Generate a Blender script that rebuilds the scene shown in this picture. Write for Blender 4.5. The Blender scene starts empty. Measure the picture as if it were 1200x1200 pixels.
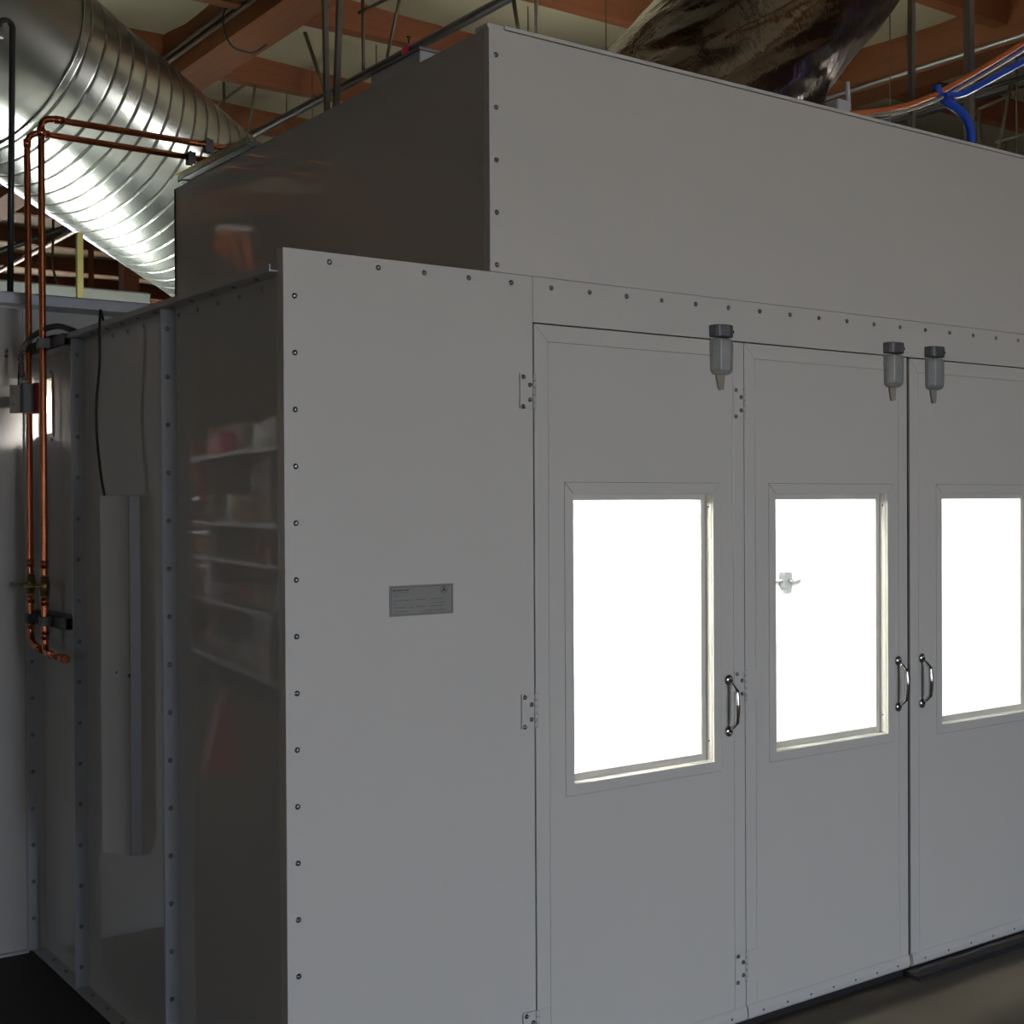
import bpy, bmesh, math, random
from mathutils import Vector, Matrix
random.seed(7)
PI = math.pi
scn = bpy.context.scene
COL = scn.collection

# ---------------------------------------------------------------- materials
def new_mat(name):
    m = bpy.data.materials.new(name); m.use_nodes = True
    nt = m.node_tree
    return m, nt, nt.nodes['Principled BSDF']

def mat(name, col, rough=.5, metal=0., var=0., vscale=8., bump=0., bscale=200., rvar=0., ior=1.5, stretch=None):
    m, nt, b = new_mat(name)
    b.inputs['Roughness'].default_value = rough
    b.inputs['Metallic'].default_value = metal
    b.inputs['IOR'].default_value = ior
    N = nt.nodes; L = nt.links
    tc = N.new('ShaderNodeTexCoord')
    mp = N.new('ShaderNodeMapping'); L.new(tc.outputs['Object'], mp.inputs['Vector'])
    if stretch: mp.inputs['Scale'].default_value = stretch
    nz = N.new('ShaderNodeTexNoise'); nz.inputs['Scale'].default_value = vscale; nz.inputs['Detail'].default_value = 5
    L.new(mp.outputs['Vector'], nz.inputs['Vector'])
    mx = N.new('ShaderNodeMix'); mx.data_type = 'RGBA'
    mx.inputs['A'].default_value = (*[max(0, c * (1 - var)) for c in col], 1)
    mx.inputs['B'].default_value = (*[min(1, c * (1 + var)) for c in col], 1)
    L.new(nz.outputs['Fac'], mx.inputs['Factor'])
    L.new(mx.outputs['Result'], b.inputs['Base Color'])
    if rvar:
        mr = N.new('ShaderNodeMapRange'); mr.inputs['To Min'].default_value = max(0, rough - rvar); mr.inputs['To Max'].default_value = rough + rvar
        L.new(nz.outputs['Fac'], mr.inputs['Value']); L.new(mr.outputs['Result'], b.inputs['Roughness'])
    if bump:
        n2 = N.new('ShaderNodeTexNoise'); n2.inputs['Scale'].default_value = bscale; n2.inputs['Detail'].default_value = 3
        L.new(mp.outputs['Vector'], n2.inputs['Vector'])
        bp = N.new('ShaderNodeBump'); bp.inputs['Strength'].default_value = bump; bp.inputs['Distance'].default_value = .01
        L.new(n2.outputs['Fac'], bp.inputs['Height']); L.new(bp.outputs['Normal'], b.inputs['Normal'])
    return m

def emit(name, col, s):
    m = bpy.data.materials.new(name); m.use_nodes = True
    nt = m.node_tree; nt.nodes.clear()
    e = nt.nodes.new('ShaderNodeEmission'); e.inputs['Color'].default_value = (*col, 1); e.inputs['Strength'].default_value = s
    o = nt.nodes.new('ShaderNodeOutputMaterial'); nt.links.new(e.outputs[0], o.inputs[0])
    return m

M = {}
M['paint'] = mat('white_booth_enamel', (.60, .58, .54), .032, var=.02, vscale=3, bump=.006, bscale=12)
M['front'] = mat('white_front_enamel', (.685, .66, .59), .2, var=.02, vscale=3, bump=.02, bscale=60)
M['galvpaint'] = mat('light_grey_flange_enamel', (.52, .54, .56), .35, var=.04)
M['liner'] = mat('white_liner_enamel', (.8, .8, .78), .4)
M['groove'] = mat('dark_seam', (.13, .13, .13), .8)
M['seal'] = mat('black_rubber', (.018, .018, .02), .6, var=.2, bump=.1)
M['zinc'] = mat('zinc_bolt_steel', (.30, .32, .31), .28, 1., var=.2, vscale=60)
M['cast'] = mat('cast_zinc', (.40, .41, .39), .5, .6, var=.15, vscale=40, bump=.1, bscale=150)
M['castdark'] = mat('dark_cast_metal', (.15, .155, .16), .45, .6, var=.3, vscale=60)
M['chrome'] = mat('chrome', (.50, .475, .45), .08, 1.)
M['copper'] = mat('copper_pipe', (.62, .20, .09), .24, 1., var=.25, vscale=6, rvar=.08)
M['brass'] = mat('brass_valve', (.30, .21, .09), .35, 1., var=.2, vscale=30)
M['solder'] = mat('solder_ring', (.6, .55, .45), .4, 1.)
M['galv'] = mat('galvanised_steel', (.46, .48, .45), .27, 1., var=.03, vscale=5)
M['elbowgalv'] = mat('galvanised_elbow', (.42, .43, .40), .28, 1., var=.12, vscale=4, bump=.05, bscale=3)
M['strut'] = mat('slotted_strut_steel', (.45, .46, .43), .45, .9, var=.1)
M['goldstrut'] = mat('yellow_zinc_strut', (.50, .38, .12), .4, .9, var=.1)
M['black'] = mat('black_plastic', (.012, .012, .013), .45)
M['greybox'] = mat('grey_steel_box', (.20, .21, .22), .55, .2)
M['red'] = mat('red_enamel', (.45, .02, .05), .4)
M['wood'] = mat('glulam_timber', (.165, .055, .013), .65, var=.35, vscale=5, bump=.1, bscale=30, stretch=(6, .6, 6))
M['purlin'] = mat('purlin_timber', (.15, .045, .011), .7, var=.35, vscale=5, bump=.1, bscale=30, stretch=(.6, 6, 6))
M['deck'] = mat('cream_insulation_facing', (.36, .33, .22), .6, var=.08, vscale=2, bump=.3, bscale=5)
M['concrete'] = mat('concrete_floor', (.10, .083, .06), .8, var=.25, vscale=2.2, bump=.1, bscale=40)
M['darkfloor'] = mat('dark_floor_strip', (.03, .025, .02), .7, var=.3, vscale=3)
M['wall'] = mat('warehouse_wall_paint', (.42, .39, .32), .8, var=.08, vscale=1)
M['steel'] = mat('brown_steel_rod', (.075, .06, .035), .6, .2, var=.2)
M['bay'] = emit('shelf_fill_tube', (1, .95, .85), 48)
M['seamdark'] = mat('dark_duct_seam', (.13, .13, .12), .5, .8)  # darker metal colour for the groove faces of the duct
M['flexsteel'] = mat('dull_flex_conduit', (.20, .19, .17), .35, .9)
M['brassy'] = mat('tan_port_frame', (.45, .32, .22), .4, var=.1)
M['sprk'] = mat('dark_pipe', (.018, .017, .016), .45, .1, var=.2)
M['plastgrey'] = mat('pale_grey_box', (.55, .56, .58), .5)
M['blue'] = mat('blue_hose', (.01, .07, .55), .55)
M['orange'] = mat('orange_cord', (.50, .12, .03), .65)
M['tan'] = mat('tan_cord', (.32, .29, .23), .65)
M['plate'] = mat('brushed_nameplate', (.25, .25, .23), .5, .3, var=.06, vscale=40)
M['ink'] = mat('dark_print', (.06, .06, .055), .6)
M['ladder'] = mat('orange_fibreglass', (.75, .16, .04), .4)
M['white'] = mat('white_plastic', (.75, .75, .74), .4)
M['can'] = mat('tinplate_can', (.45, .46, .45), .35, .8)
M['cardboard'] = mat('cardboard', (.40, .28, .15), .8, var=.1)
M['shelfsteel'] = mat('shelf_steel', (.10, .10, .11), .5, .3)
M['shelfedge'] = mat('pale_shelf_edge', (.3, .3, .28), .5)
M['yellow'] = mat('pale_yellow_paint', (.30, .26, .09), .5)
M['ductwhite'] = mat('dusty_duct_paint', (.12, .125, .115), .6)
M['column'] = mat('pinkish_column_paint', (.75, .58, .54), .6)
M['outside'] = mat('sunlit_pavement', (.45, .38, .30), .9, var=.1, vscale=1)

def glass_mat():
    m = bpy.data.materials.new('window_glass'); m.use_nodes = True
    nt = m.node_tree; nt.nodes.clear(); N = nt.nodes; L = nt.links
    t = N.new('ShaderNodeBsdfTransparent'); t.inputs[0].default_value = (.96, .98, .97, 1)
    g = N.new('ShaderNodeBsdfGlossy'); g.inputs['Roughness'].default_value = .02
    lw = N.new('ShaderNodeLayerWeight'); pw = N.new('ShaderNodeMath'); pw.operation = 'POWER'; pw.inputs[1].default_value = 5; L.new(lw.outputs['Facing'], pw.inputs[0]); f = N.new('ShaderNodeMath'); f.operation = 'MULTIPLY_ADD'; f.inputs[1].default_value = .9; f.inputs[2].default_value = .04; L.new(pw.outputs[0], f.inputs[0])
    mx = N.new('ShaderNodeMixShader'); o = N.new('ShaderNodeOutputMaterial')
    L.new(f.outputs[0], mx.inputs[0]); L.new(t.outputs[0], mx.inputs[1]); L.new(g.outputs[0], mx.inputs[2]); L.new(mx.outputs[0], o.inputs[0])
    return m
M['glass'] = glass_mat()

def foil_mat():
    m, nt, b = new_mat('crumpled_foil')
    b.inputs['Base Color'].default_value = (.20, .168, .155, 1); b.inputs['Metallic'].default_value = 1; b.inputs['Roughness'].default_value = .16
    N = nt.nodes; L = nt.links
    tc = N.new('ShaderNodeTexCoord'); mp = N.new('ShaderNodeMapping'); mp.inputs['Scale'].default_value = (1, 1, .35); mp.inputs['Rotation'].default_value = (0, .6, 0)
    L.new(tc.outputs['Object'], mp.inputs['Vector'])
    n1 = N.new('ShaderNodeTexNoise'); n1.inputs['Scale'].default_value = 16; n1.inputs['Detail'].default_value = 3; n1.inputs['Roughness'].default_value = .6
    v = N.new('ShaderNodeTexVoronoi'); v.inputs['Scale'].default_value = 7; v.feature = 'F1'
    L.new(mp.outputs[0], n1.inputs['Vector']); L.new(mp.outputs[0], v.inputs['Vector'])
    ad = N.new('ShaderNodeMath'); ad.operation = 'MULTIPLY_ADD'; ad.inputs[1].default_value = .05
    L.new(v.outputs['Distance'], ad.inputs[0]); L.new(n1.outputs['Fac'], ad.inputs[2])
    bp = N.new('ShaderNodeBump'); bp.inputs['Strength'].default_value = .35; bp.inputs['Distance'].default_value = .02
    L.new(ad.outputs[0], bp.inputs['Height']); L.new(bp.outputs[0], b.inputs['Normal'])
    return m
M['foil'] = foil_mat()

# ---------------------------------------------------------------- mesh helpers
def B(): return bmesh.new()

def box(bm, x0, x1, y0, y1, z0, z1):
    vs = [bm.verts.new((x, y, z)) for x in (x0, x1) for y in (y0, y1) for z in (z0, z1)]
    for f in ((0, 1, 3, 2), (4, 6, 7, 5), (0, 4, 5, 1), (2, 3, 7, 6), (0, 2, 6, 4), (1, 5, 7, 3)):
        bm.faces.new([vs[i] for i in f])
    return vs

def prism(bm, pts, axis, a, b):
    """extrude a closed outline along an axis; pts are the two other coordinates in axis order"""
    def mk(p, t):
        if axis == 'z': return (p[0], p[1], t)
        if axis == 'y': return (p[0], t, p[1])
        return (t, p[0], p[1])
    lo = [bm.verts.new(mk(p, a)) for p in pts]; hi = [bm.verts.new(mk(p, b)) for p in pts]
    n = len(pts)
    bm.faces.new(lo); bm.faces.new(hi[::-1])
    for i in range(n): bm.faces.new((lo[i], hi[i], hi[(i + 1) % n], lo[(i + 1) % n]))

def tube(bm, pts, r, seg=12, caps=True, closed=False):
    """round tube along points; r a number or a list"""
    pts = [Vector(p) for p in pts]; n = len(pts)
    rs = r if isinstance(r, (list, tuple)) else [r] * n
    rings = []; ref = None
    for i, p in enumerate(pts):
        if closed: t = (pts[(i + 1) % n] - pts[i - 1])
        else: t = (pts[min(i + 1, n - 1)] - pts[max(i - 1, 0)])
        t.normalize()
        if ref is None:
            ref = t.orthogonal().normalized()
        ref = (ref - t * ref.dot(t)).normalized()
        bi = t.cross(ref)
        rings.append([bm.verts.new(p + (ref * math.cos(2 * PI * k / seg) + bi * math.sin(2 * PI * k / seg)) * rs[i]) for k in range(seg)])
    m = n if closed else n - 1
    for i in range(m):
        a, b = rings[i], rings[(i + 1) % n]
        for k in range(seg):
            f = bm.faces.new((a[k], a[(k + 1) % seg], b[(k + 1) % seg], b[k])); f.smooth = True
    if caps and not closed:
        bm.faces.new(rings[0][::-1]); bm.faces.new(rings[-1])
    return rings

def cyl(bm, a, b, r, seg=14): return tube(bm, [a, b], r, seg)

def lathe(bm, prof, origin=(0, 0, 0), axis=(0, 0, 1), seg=16):
    """prof: (radius, height) pairs round an axis"""
    ax = Vector(axis).normalized(); u = ax.orthogonal().normalized(); v = ax.cross(u); o = Vector(origin)
    rings = []
    for (r, h) in prof:
        if r < 1e-6: rings.append([bm.verts.new(o + ax * h)])
        else: rings.append([bm.verts.new(o + ax * h + (u * math.cos(2 * PI * k / seg) + v * math.sin(2 * PI * k / seg)) * r) for k in range(seg)])
    for a, b in zip(rings, rings[1:]):
        for k in range(seg):
            k2 = (k + 1) % seg
            if len(a) == 1 and len(b) == 1: continue
            if len(a) == 1: f = bm.faces.new((a[0], b[k2], b[k]))
            elif len(b) == 1: f = bm.faces.new((a[k], a[k2], b[0]))
            else: f = bm.faces.new((a[k], a[k2], b[k2], b[k]))
            f.smooth = True
    if len(rings[0]) > 1: bm.faces.new(rings[0][::-1])
    if len(rings[-1]) > 1: bm.faces.new(rings[-1])

def arc(c, r, a0, a1, n, plane='xz'):
    out = []
    for i in range(n + 1):
        a = math.radians(a0 + (a1 - a0) * i / n)
        if plane == 'xz': out.append((c[0] + r * math.cos(a), c[1], c[2] + r * math.sin(a)))
        elif plane == 'yz': out.append((c[0], c[1] + r * math.cos(a), c[2] + r * math.sin(a)))
        else: out.append((c[0] + r * math.cos(a), c[1] + r * math.sin(a), c[2]))
    return out

def rounded(pts, rad, n=6):
    """fillet a polyline"""
    pts = [Vector(p) for p in pts]; out = [pts[0]]
    for i in range(1, len(pts) - 1):
        a, b, c = pts[i - 1], pts[i], pts[i + 1]
        d1 = (a - b).normalized(); d2 = (c - b).normalized()
        r = min(rad, (a - b).length * .45, (c - b).length * .45)
        p, q = b + d1 * r, b + d2 * r
        for k in range(n + 1):
            t = k / n
            out.append(p * (1 - t) ** 2 + b * 2 * t * (1 - t) + q * t * t)
    out.append(pts[-1]); return out

def obj(name, bm, m, parent=None, bevel=0., smooth=False, kind=None, label=None):
    bmesh.ops.recalc_face_normals(bm, faces=bm.faces)
    me = bpy.data.meshes.new(name); bm.to_mesh(me); bm.free()
    o = bpy.data.objects.new(name, me); COL.objects.link(o)
    mm = m if isinstance(m, (list, tuple)) else [m]
    for x in mm: me.materials.append(M[x] if isinstance(x, str) else x)
    if parent is not None:
        o.parent = parent
        if parent.matrix_basis != Matrix.Identity(4):
            pass
    if bevel:
        md = o.modifiers.new('bevel', 'BEVEL'); md.width = bevel; md.segments = 2; md.limit_method = 'ANGLE'; md.angle_limit = .6
    if smooth:
        for p in me.polygons: p.use_smooth = True
    if kind: o['kind'] = kind
    if label: o['label'] = label
    return o

def tag(o, label, cat, group=None, kind=None):
    o['label'] = label; o['category'] = cat
    if group: o['group'] = group
    if kind: o['kind'] = kind
    return o

def thing(name, label, cat, loc=(0, 0, 0), rz=0., group=None):
    o = bpy.data.objects.new(name, None); COL.objects.link(o)
    o.location = loc; o.rotation_euler = (0, 0, rz); o.empty_display_size = .1
    tag(o, label, cat, group); return o

def copy_tree(src, parent=None):
    c = src.copy(); COL.objects.link(c)
    if parent: c.parent = parent
    for ch in list(src.children): copy_tree(ch, c)
    return c

def frame(bm, x0, x1, z0, z1, w, y0, y1, hole=None):
    """rectangular ring in the xz plane, mitre free: outer x0..z1, width w (or explicit hole)"""
    hx0, hx1, hz0, hz1 = hole or (x0 + w, x1 - w, z0 + w, z1 - w)
    o = [(x0, z0), (x1, z0), (x1, z1), (x0, z1)]; i = [(hx0, hz0), (hx1, hz0), (hx1, hz1), (hx0, hz1)]
    V = {}
    for nm, L in (('o', o), ('i', i)):
        for k, p in enumerate(L):
            for s, y in ((0, y0), (1, y1)): V[nm, k, s] = bm.verts.new((p[0], y, p[1]))
    for k in range(4):
        j = (k + 1) % 4
        bm.faces.new((V['o', k, 0], V['o', j, 0], V['i', j, 0], V['i', k, 0]))
        bm.faces.new((V['o', k, 1], V['i', k, 1], V['i', j, 1], V['o', j, 1]))
        bm.faces.new((V['o', k, 0], V['o', k, 1], V['o', j, 1], V['o', j, 0]))
        bm.faces.new((V['i', k, 0], V['i', j, 0], V['i', j, 1], V['i', k, 1]))

# one bolt mesh per direction, shared by every bolt
def bolt_mesh(name, axis, r=.0062, h=.0052, mname='zinc'):
    bm = B()
    lathe(bm, [(r * 1.15, 0), (r * 1.15, h * .15), (r * .95, h * .2), (r * .85, h * .8), (r * .4, h), (0, h)], axis=axis, seg=10)
    bmesh.ops.recalc_face_normals(bm, faces=bm.faces)
    me = bpy.data.meshes.new(name); bm.to_mesh(me); bm.free(); me.materials.append(M[mname]); return me
BOLT = {'-y': bolt_mesh('bolt_front', (0, -1, 0)), '-x': bolt_mesh('bolt_side', (-1, 0, 0)), '-z': bolt_mesh('bolt_under', (0, 0, -1)),
        'z': bolt_mesh('bolt_up', (0, 0, 1)), 's': bolt_mesh('screw_small', (0, -1, 0), .0035, .0025, 'castdark')}
def bolt(parent, p, d='-y', name='bolt'):
    o = bpy.data.objects.new(name, BOLT[d]); COL.objects.link(o); o.parent = parent; o.location = p
    return o

# ---------------------------------------------------------------- the warehouse
RX0, RX1, RY0, RY1, RZ = -9., 15., -10., 19.5, 4.7
bm = B(); box(bm, RX0, RX1, RY0, RY1, -.2, 0); o = obj('floor', bm, 'concrete', kind='structure')
bm = B(); box(bm, -16, 22, -30, RY0 - .25, -.25, -.02); box(bm, -30, RX0 - .25, -30, 10, -.26, -.021); box(bm, -16, 22, RY1 + .25, 40, -.25, -.02); o = obj('ground_outside', bm, 'outside', kind='structure')

def wall_with_holes(name, x0, x1, z0, z1, y0, y1, holes):
    bm = B(); xs = sorted({x0, x1, *[h[0] for h in holes], *[h[1] for h in holes]}); zs = sorted({z0, z1, *[h[2] for h in holes], *[h[3] for h in holes]})
    for a, b in zip(xs, xs[1:]):
        for c, d in zip(zs, zs[1:]):
            mx, mz = (a + b) / 2, (c + d) / 2
            if any(h[0] < mx < h[1] and h[2] < mz < h[3] for h in holes): continue
            box(bm, a, b, y0, y1, c, d)
    bmesh.ops.remove_doubles(bm, verts=bm.verts, dist=1e-5)
    return obj(name, bm, 'wall', kind='structure')
DOOR = (-.4, 2.2, 0, 2.9)
WIN = (-3.68, -3.36, 2.5, 3.25)
wall_with_holes('wall_rear', RX0, RX1, -.2, RZ, RY0 - .2, RY0, [DOOR, WIN])
FAR_OPENING = (.5, 4.5, 0, 3.0)  # unseen opening, added so daylight brightens the far ceiling
wall_with_holes('wall_far', RX0, RX1, -.2, RZ, RY1, RY1 + .2, [FAR_OPENING])
LEFT_OPENING = (-6.9, -6.1, 0, 2.2)  # unseen opening, added so daylight brightens the booth's left side
bm = B()
for y0, y1, z0, z1 in ((RY0 - .2, LEFT_OPENING[0], -.2, RZ), (LEFT_OPENING[1], RY1 + .2, -.2, RZ), (LEFT_OPENING[0], LEFT_OPENING[1], LEFT_OPENING[3], RZ), (LEFT_OPENING[0], LEFT_OPENING[1], -.2, 0)):
    box(bm, RX0 - .2, RX0, y0, y1, z0, z1)
bmesh.ops.remove_doubles(bm, verts=bm.verts, dist=1e-5)
obj('wall_left', bm, 'wall', kind='structure')
bm = B(); box(bm, -.95, -.023, .3, 9, .0, .003); tag(obj('dark_floor_strip', bm, 'darkfloor'), 'near-black strip of floor left of the booth side wall', 'floor coating', kind='structure')  # strip of floor given one near-black colour
bm = B(); box(bm, RX1, RX1 + .2, RY0 - .2, RY1 + .2, -.2, RZ); obj('wall_right', bm, 'wall', kind='structure')
# rear wall window frame
bm = B(); frame(bm, WIN[0] - .04, WIN[1] + .04, WIN[2] - .04, WIN[3] + .04, .05, RY0 - .02, RY0 + .03)
wf = obj('window_1', bm, 'cardboard', kind='structure')
bm = B(); box(bm, WIN[0], WIN[1], RY0 - .1, RY0 - .094, WIN[2], WIN[3]); obj('pane', bm, 'glass', wf)

# purlins (timber, run along x) and the draped insulation between them
PUR = [-9.6, -8.1, -6.6, -5.2, -3.8, -2.5, -1.4, -.3, .8, 1.9, 3.15, 4.2, 5.45, 6.5, 7.7, 9.0, 10.4, 11.9, 13.4, 14.9, 16.4, 17.9, 19.2]
PZ0, PZ1 = 4.42, 4.66
bm = B()
nx, sub = 120, 6
ys = []
pp = [RY0] + PUR + [RY1]
for a, b in zip(pp, pp[1:]):
    ys += [a + (b - a) * k / sub for k in range(sub)]
ys.append(RY1)
grid = []
for y in ys:
    row = []
    near = min(abs(y - p) for p in PUR)
    for i in range(nx + 1):
        x = RX0 + (RX1 - RX0) * i / nx
        s = math.sin(x * 2.2 + .7) * .5 + .5
        z = PZ1 - .035 - .045 * s - .055 * min(1, near / .45) * (.6 + .4 * math.sin(x * 1.3 + y))
        row.append(bm.verts.new((x, y, z)))
    grid.append(row)
for r0, r1 in zip(grid, grid[1:]):
    for i in range(nx):
        f = bm.faces.new((r0[i], r0[i + 1], r1[i + 1], r1[i])); f.smooth = True
o = obj('ceiling', bm, 'deck', kind='structure'); 
bm = B(); box(bm, RX0 - .2, RX1 + .2, RY0 - .2, RY1 + .2, PZ1 + .02, PZ1 + .2); obj('ceiling_deck', bm, 'wall', kind='structure')
bm = B(); box(bm, RX0, RX1, -.045, .045, PZ0, PZ1)
proto = obj('roof_purlin', bm, 'purlin')
tag(proto, 'brown timber purlin running crosswise under the cream roof lining', 'beam', 'timber purlins under the roof lining')
for i, y in enumerate(PUR):
    o = proto if i == 0 else proto.copy()
    if i: COL.objects.link(o)
    o.location = (0, y, 0)
# glulam beams along y, conduits clipped on their left faces
for nm, x0, lab in (('l', 1.79, 'deep orange-brown glulam roof beam above the spiral duct, left of the two'),
                    ('r', 5.62, 'deep orange-brown glulam roof beam behind the blue hose, right of the two')):
    t = thing('glulam_beam', lab, 'beam', (x0, 4, 4.3))
    bm = B(); box(bm, 0, .26, RY0 - 4, RY1 - 4, 0, .31); obj('timber', bm, 'wood', t)
    for k, (dx, dz) in enumerate([(-.018, .10), (-.018, .15)] if nm == 'l' else [(-.02, .02)]):
        bm = B(); cyl(bm, (dx, RY0 - 4, dz), (dx, RY1 - 4, dz), .013, 8); obj('conduit', bm, 'steel' if nm == 'l' else 'strut', t)
    if nm == 'l':
        bm = B(); tube(bm, rounded([(-.03, .35, .2), (-.06, .33, .05), (-.02, .3, -.08), (.12, .3, -.09), (.2, .3, -.02)], .05), .006, 6)
        obj('cable_loop', bm, 'black', t)
t = thing('glulam_beam', 'long glulam roof beam out to the left over the shelving', 'beam', (-2.04, 4, 4.3))
bm = B(); box(bm, 0, .26, RY0 - 4, RY1 - 4, 0, .31); obj('timber', bm, 'wood', t)

# far columns behind the duct
def P_on(px_dir, y):  # point on the ground below a sight line, at depth y
    return -1.39078876 + px_dir * (y + 2.86290173)
t = thing('timber_post', 'dark square timber post far behind, under the spiral duct', 'post', (2.80, 8.9, 0))
bm = B(); box(bm, -.07, .07, -.07, .07, 0, PZ0); obj('shaft', bm, 'purlin', t)
bm = B(); box(bm, -.1, .1, -.1, .1, 0, .012); obj('base_plate', bm, 'steel', t)
t = thing('steel_post', 'thin brown steel post far behind, left of the timber post', 'post', (2.46, 8.9, 0))
bm = B(); cyl(bm, (0, 0, 0), (0, 0, PZ0), .025); obj('shaft', bm, 'purlin', t)
bm = B(); box(bm, -.07, .07, -.07, .07, 0, .012); obj('base_plate', bm, 'steel', t)

# ---------------------------------------------------------------- the paint booth
booth = thing('paint_booth', 'large white sheet-metal spray booth with bolted panels and raised upper section', 'booth')
WX = .025            # plane of the left side wall
BX1 = 4.588          # right end
UX0, UX1 = .593, 3.995
ZP = 2.204; ZU = 2.842; YU = 2.187; YC = 2.016
# front corner panel with its bolt column and top row
bm = B(); box(bm, 0, .730, 0, .025, .0, ZP); box(bm, 0, .025, .025, .04, 0, ZP)
fp = obj('corner_panel', bm, 'front', booth, bevel=.0012)
for k in range(16): bolt(fp, (.029, 0, 2.092 - .1346 * k))
for x in (.122, .257, .390, .525, .660): bolt(fp, (x, 0, 2.181))
bm = B(); box(bm, 3.858, BX1, 0, .025, 0, ZP); rp = obj('corner_panel', bm, 'front', booth, bevel=.0012)
for k in range(16): bolt(rp, (BX1 - .029, 0, 2.092 - .1346 * k))
# header over the doors
bm = B(); box(bm, .7315, 3.8565, 0, .025, 2.082, ZP); hd = obj('header_panel', bm, 'front', booth, bevel=.0008)
for k in range(23): bolt(hd, (.793 + .1331 * k, 0, 2.179))
# upper fascia
bm = B(); box(bm, UX0, UX1, 0, .025, ZP + .0012, ZU); up = obj('upper_front_panel', bm, 'front', booth, bevel=.0012)
for k in range(5): bolt(up, (.6145, 0, 2.773 - .1373 * k))
bm = B(); box(bm, UX0 + .05, UX1, -.003, .06, ZU + .002, ZU + .012); box(bm, UX0 - .002, UX0 + .052, .004, .06, ZU + .001, ZU + .012)
obj('cap_strip', bm, 'front', booth)
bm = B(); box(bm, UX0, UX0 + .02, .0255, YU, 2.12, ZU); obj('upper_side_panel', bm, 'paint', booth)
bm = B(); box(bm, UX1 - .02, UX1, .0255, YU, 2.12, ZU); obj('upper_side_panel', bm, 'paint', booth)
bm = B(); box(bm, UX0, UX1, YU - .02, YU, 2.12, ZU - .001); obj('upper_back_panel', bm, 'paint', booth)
bm = B(); box(bm, UX0 + .02, UX1 - .02, .025, YU - .02, ZU - .03, ZU - .005); obj('upper_roof_panel', bm, 'greybox', booth)  # dark grey instead of white, standing in for an unlit roof
# lower roof left and right of the raised section
bm = B(); box(bm, WX - .003, UX0, .026, YU, 2.150, 2.162); obj('lower_roof_panel', bm, 'paint', booth)
bm = B(); box(bm, UX1, BX1, .026, YU, 2.150, 2.162); obj('lower_roof_panel', bm, 'paint', booth)
# left side wall in three bolted panels
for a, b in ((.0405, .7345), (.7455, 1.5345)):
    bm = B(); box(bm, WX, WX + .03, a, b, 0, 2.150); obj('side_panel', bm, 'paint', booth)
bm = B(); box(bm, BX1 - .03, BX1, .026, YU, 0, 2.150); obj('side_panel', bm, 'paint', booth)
bm = B(); box(bm, WX + .03, BX1 - .03, YU - .03, YU - .002, 0, 2.12); obj('back_panel', bm, 'liner', booth)
HY0, HY1, HZ0, HZ1 = 1.886, 1.996, 1.853, 2.046
def holed(bm, x0, x1, y0, y1, z0, z1):
    box(bm, x0, x1, y0, HY0, z0, z1); box(bm, x0, x1, HY1, y1, z0, z1)
    box(bm, x0, x1, HY0, HY1, z0, HZ0); box(bm, x0, x1, HY0, HY1, HZ1, z1)
    bmesh.ops.remove_doubles(bm, verts=bm.verts, dist=1e-5)
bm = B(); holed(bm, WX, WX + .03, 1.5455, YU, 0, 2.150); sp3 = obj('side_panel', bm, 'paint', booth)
bm = B()
for y0, y1, z0, z1 in ((HY0 - .012, HY0, HZ0 - .012, HZ1 + .012), (HY1, HY1 + .012, HZ0 - .012, HZ1 + .012), (HY0, HY1, HZ0 - .012, HZ0), (HY0, HY1, HZ1, HZ1 + .012)):
    box(bm, WX - .004, WX - .0002, y0, y1, z0, z1)
pf = obj('port_frame', bm, 'brassy', booth, label='small tan frame round the lit port')
for y, z in ((1.90, HZ1 + .022), (1.98, HZ1 + .022), (1.90, HZ0 - .022), (1.98, HZ0 - .022)): bolt(pf, (WX, y, z), '-x')
# vertical flanges
for y, zb in ((.740, 2.092), (1.540, 2.092)):
    bm = B(); box(bm, -.018, WX + .01, y - .0055, y - .0005, .006, 2.146); box(bm, -.018, WX + .01, y + .0005, y + .0055, .006, 2.146)
    fl = obj('vertical_flange', bm, 'galvpaint', booth)
    for k in range(16): bolt(fl, (.000, y - .0055, zb - .1346 * k))
# top flange, floor flange
bm = B(); box(bm, -.02, WX, .026, YC + .1, 2.1495, 2.153); box(bm, -.0235, -.02, .026, YC + .1, 2.1495, 2.166)
tf = obj('top_flange', bm, 'galvpaint', booth)
for k in range(14): bolt(tf, (.000, .148 + .1365 * k, 2.1495), '-z')
for k in range(14):
    if abs(.16 + .1365 * k - .74) > .03 and abs(.16 + .1365 * k - 1.54) > .03: bolt(tf, (WX, .165 + .1365 * k, 2.128), '-x')
bm = B(); box(bm, -.022, WX + .002, .041, YC, 0, .005)
ff = obj('floor_flange', bm, 'galvpaint', booth)
for k in range(7): bolt(ff, (.006, 1.02 + .14 * k, .005), 'z')
# black strips added behind every gap to stop interior light, threshold below
bm = B()
for x in (.730, 1.5195, 2.294, 3.0685, 3.857): box(bm, x - .018, x + .018, .034, .05, .03, 2.09)
box(bm, .74, 3.85, .034, .05, 2.06, 2.11)
obj('gap_blocker', bm, 'seal', booth)
bm = B(); box(bm, .735, 3.853, .012, .07, 0, .030); obj('threshold', bm, 'seal', booth)
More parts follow.
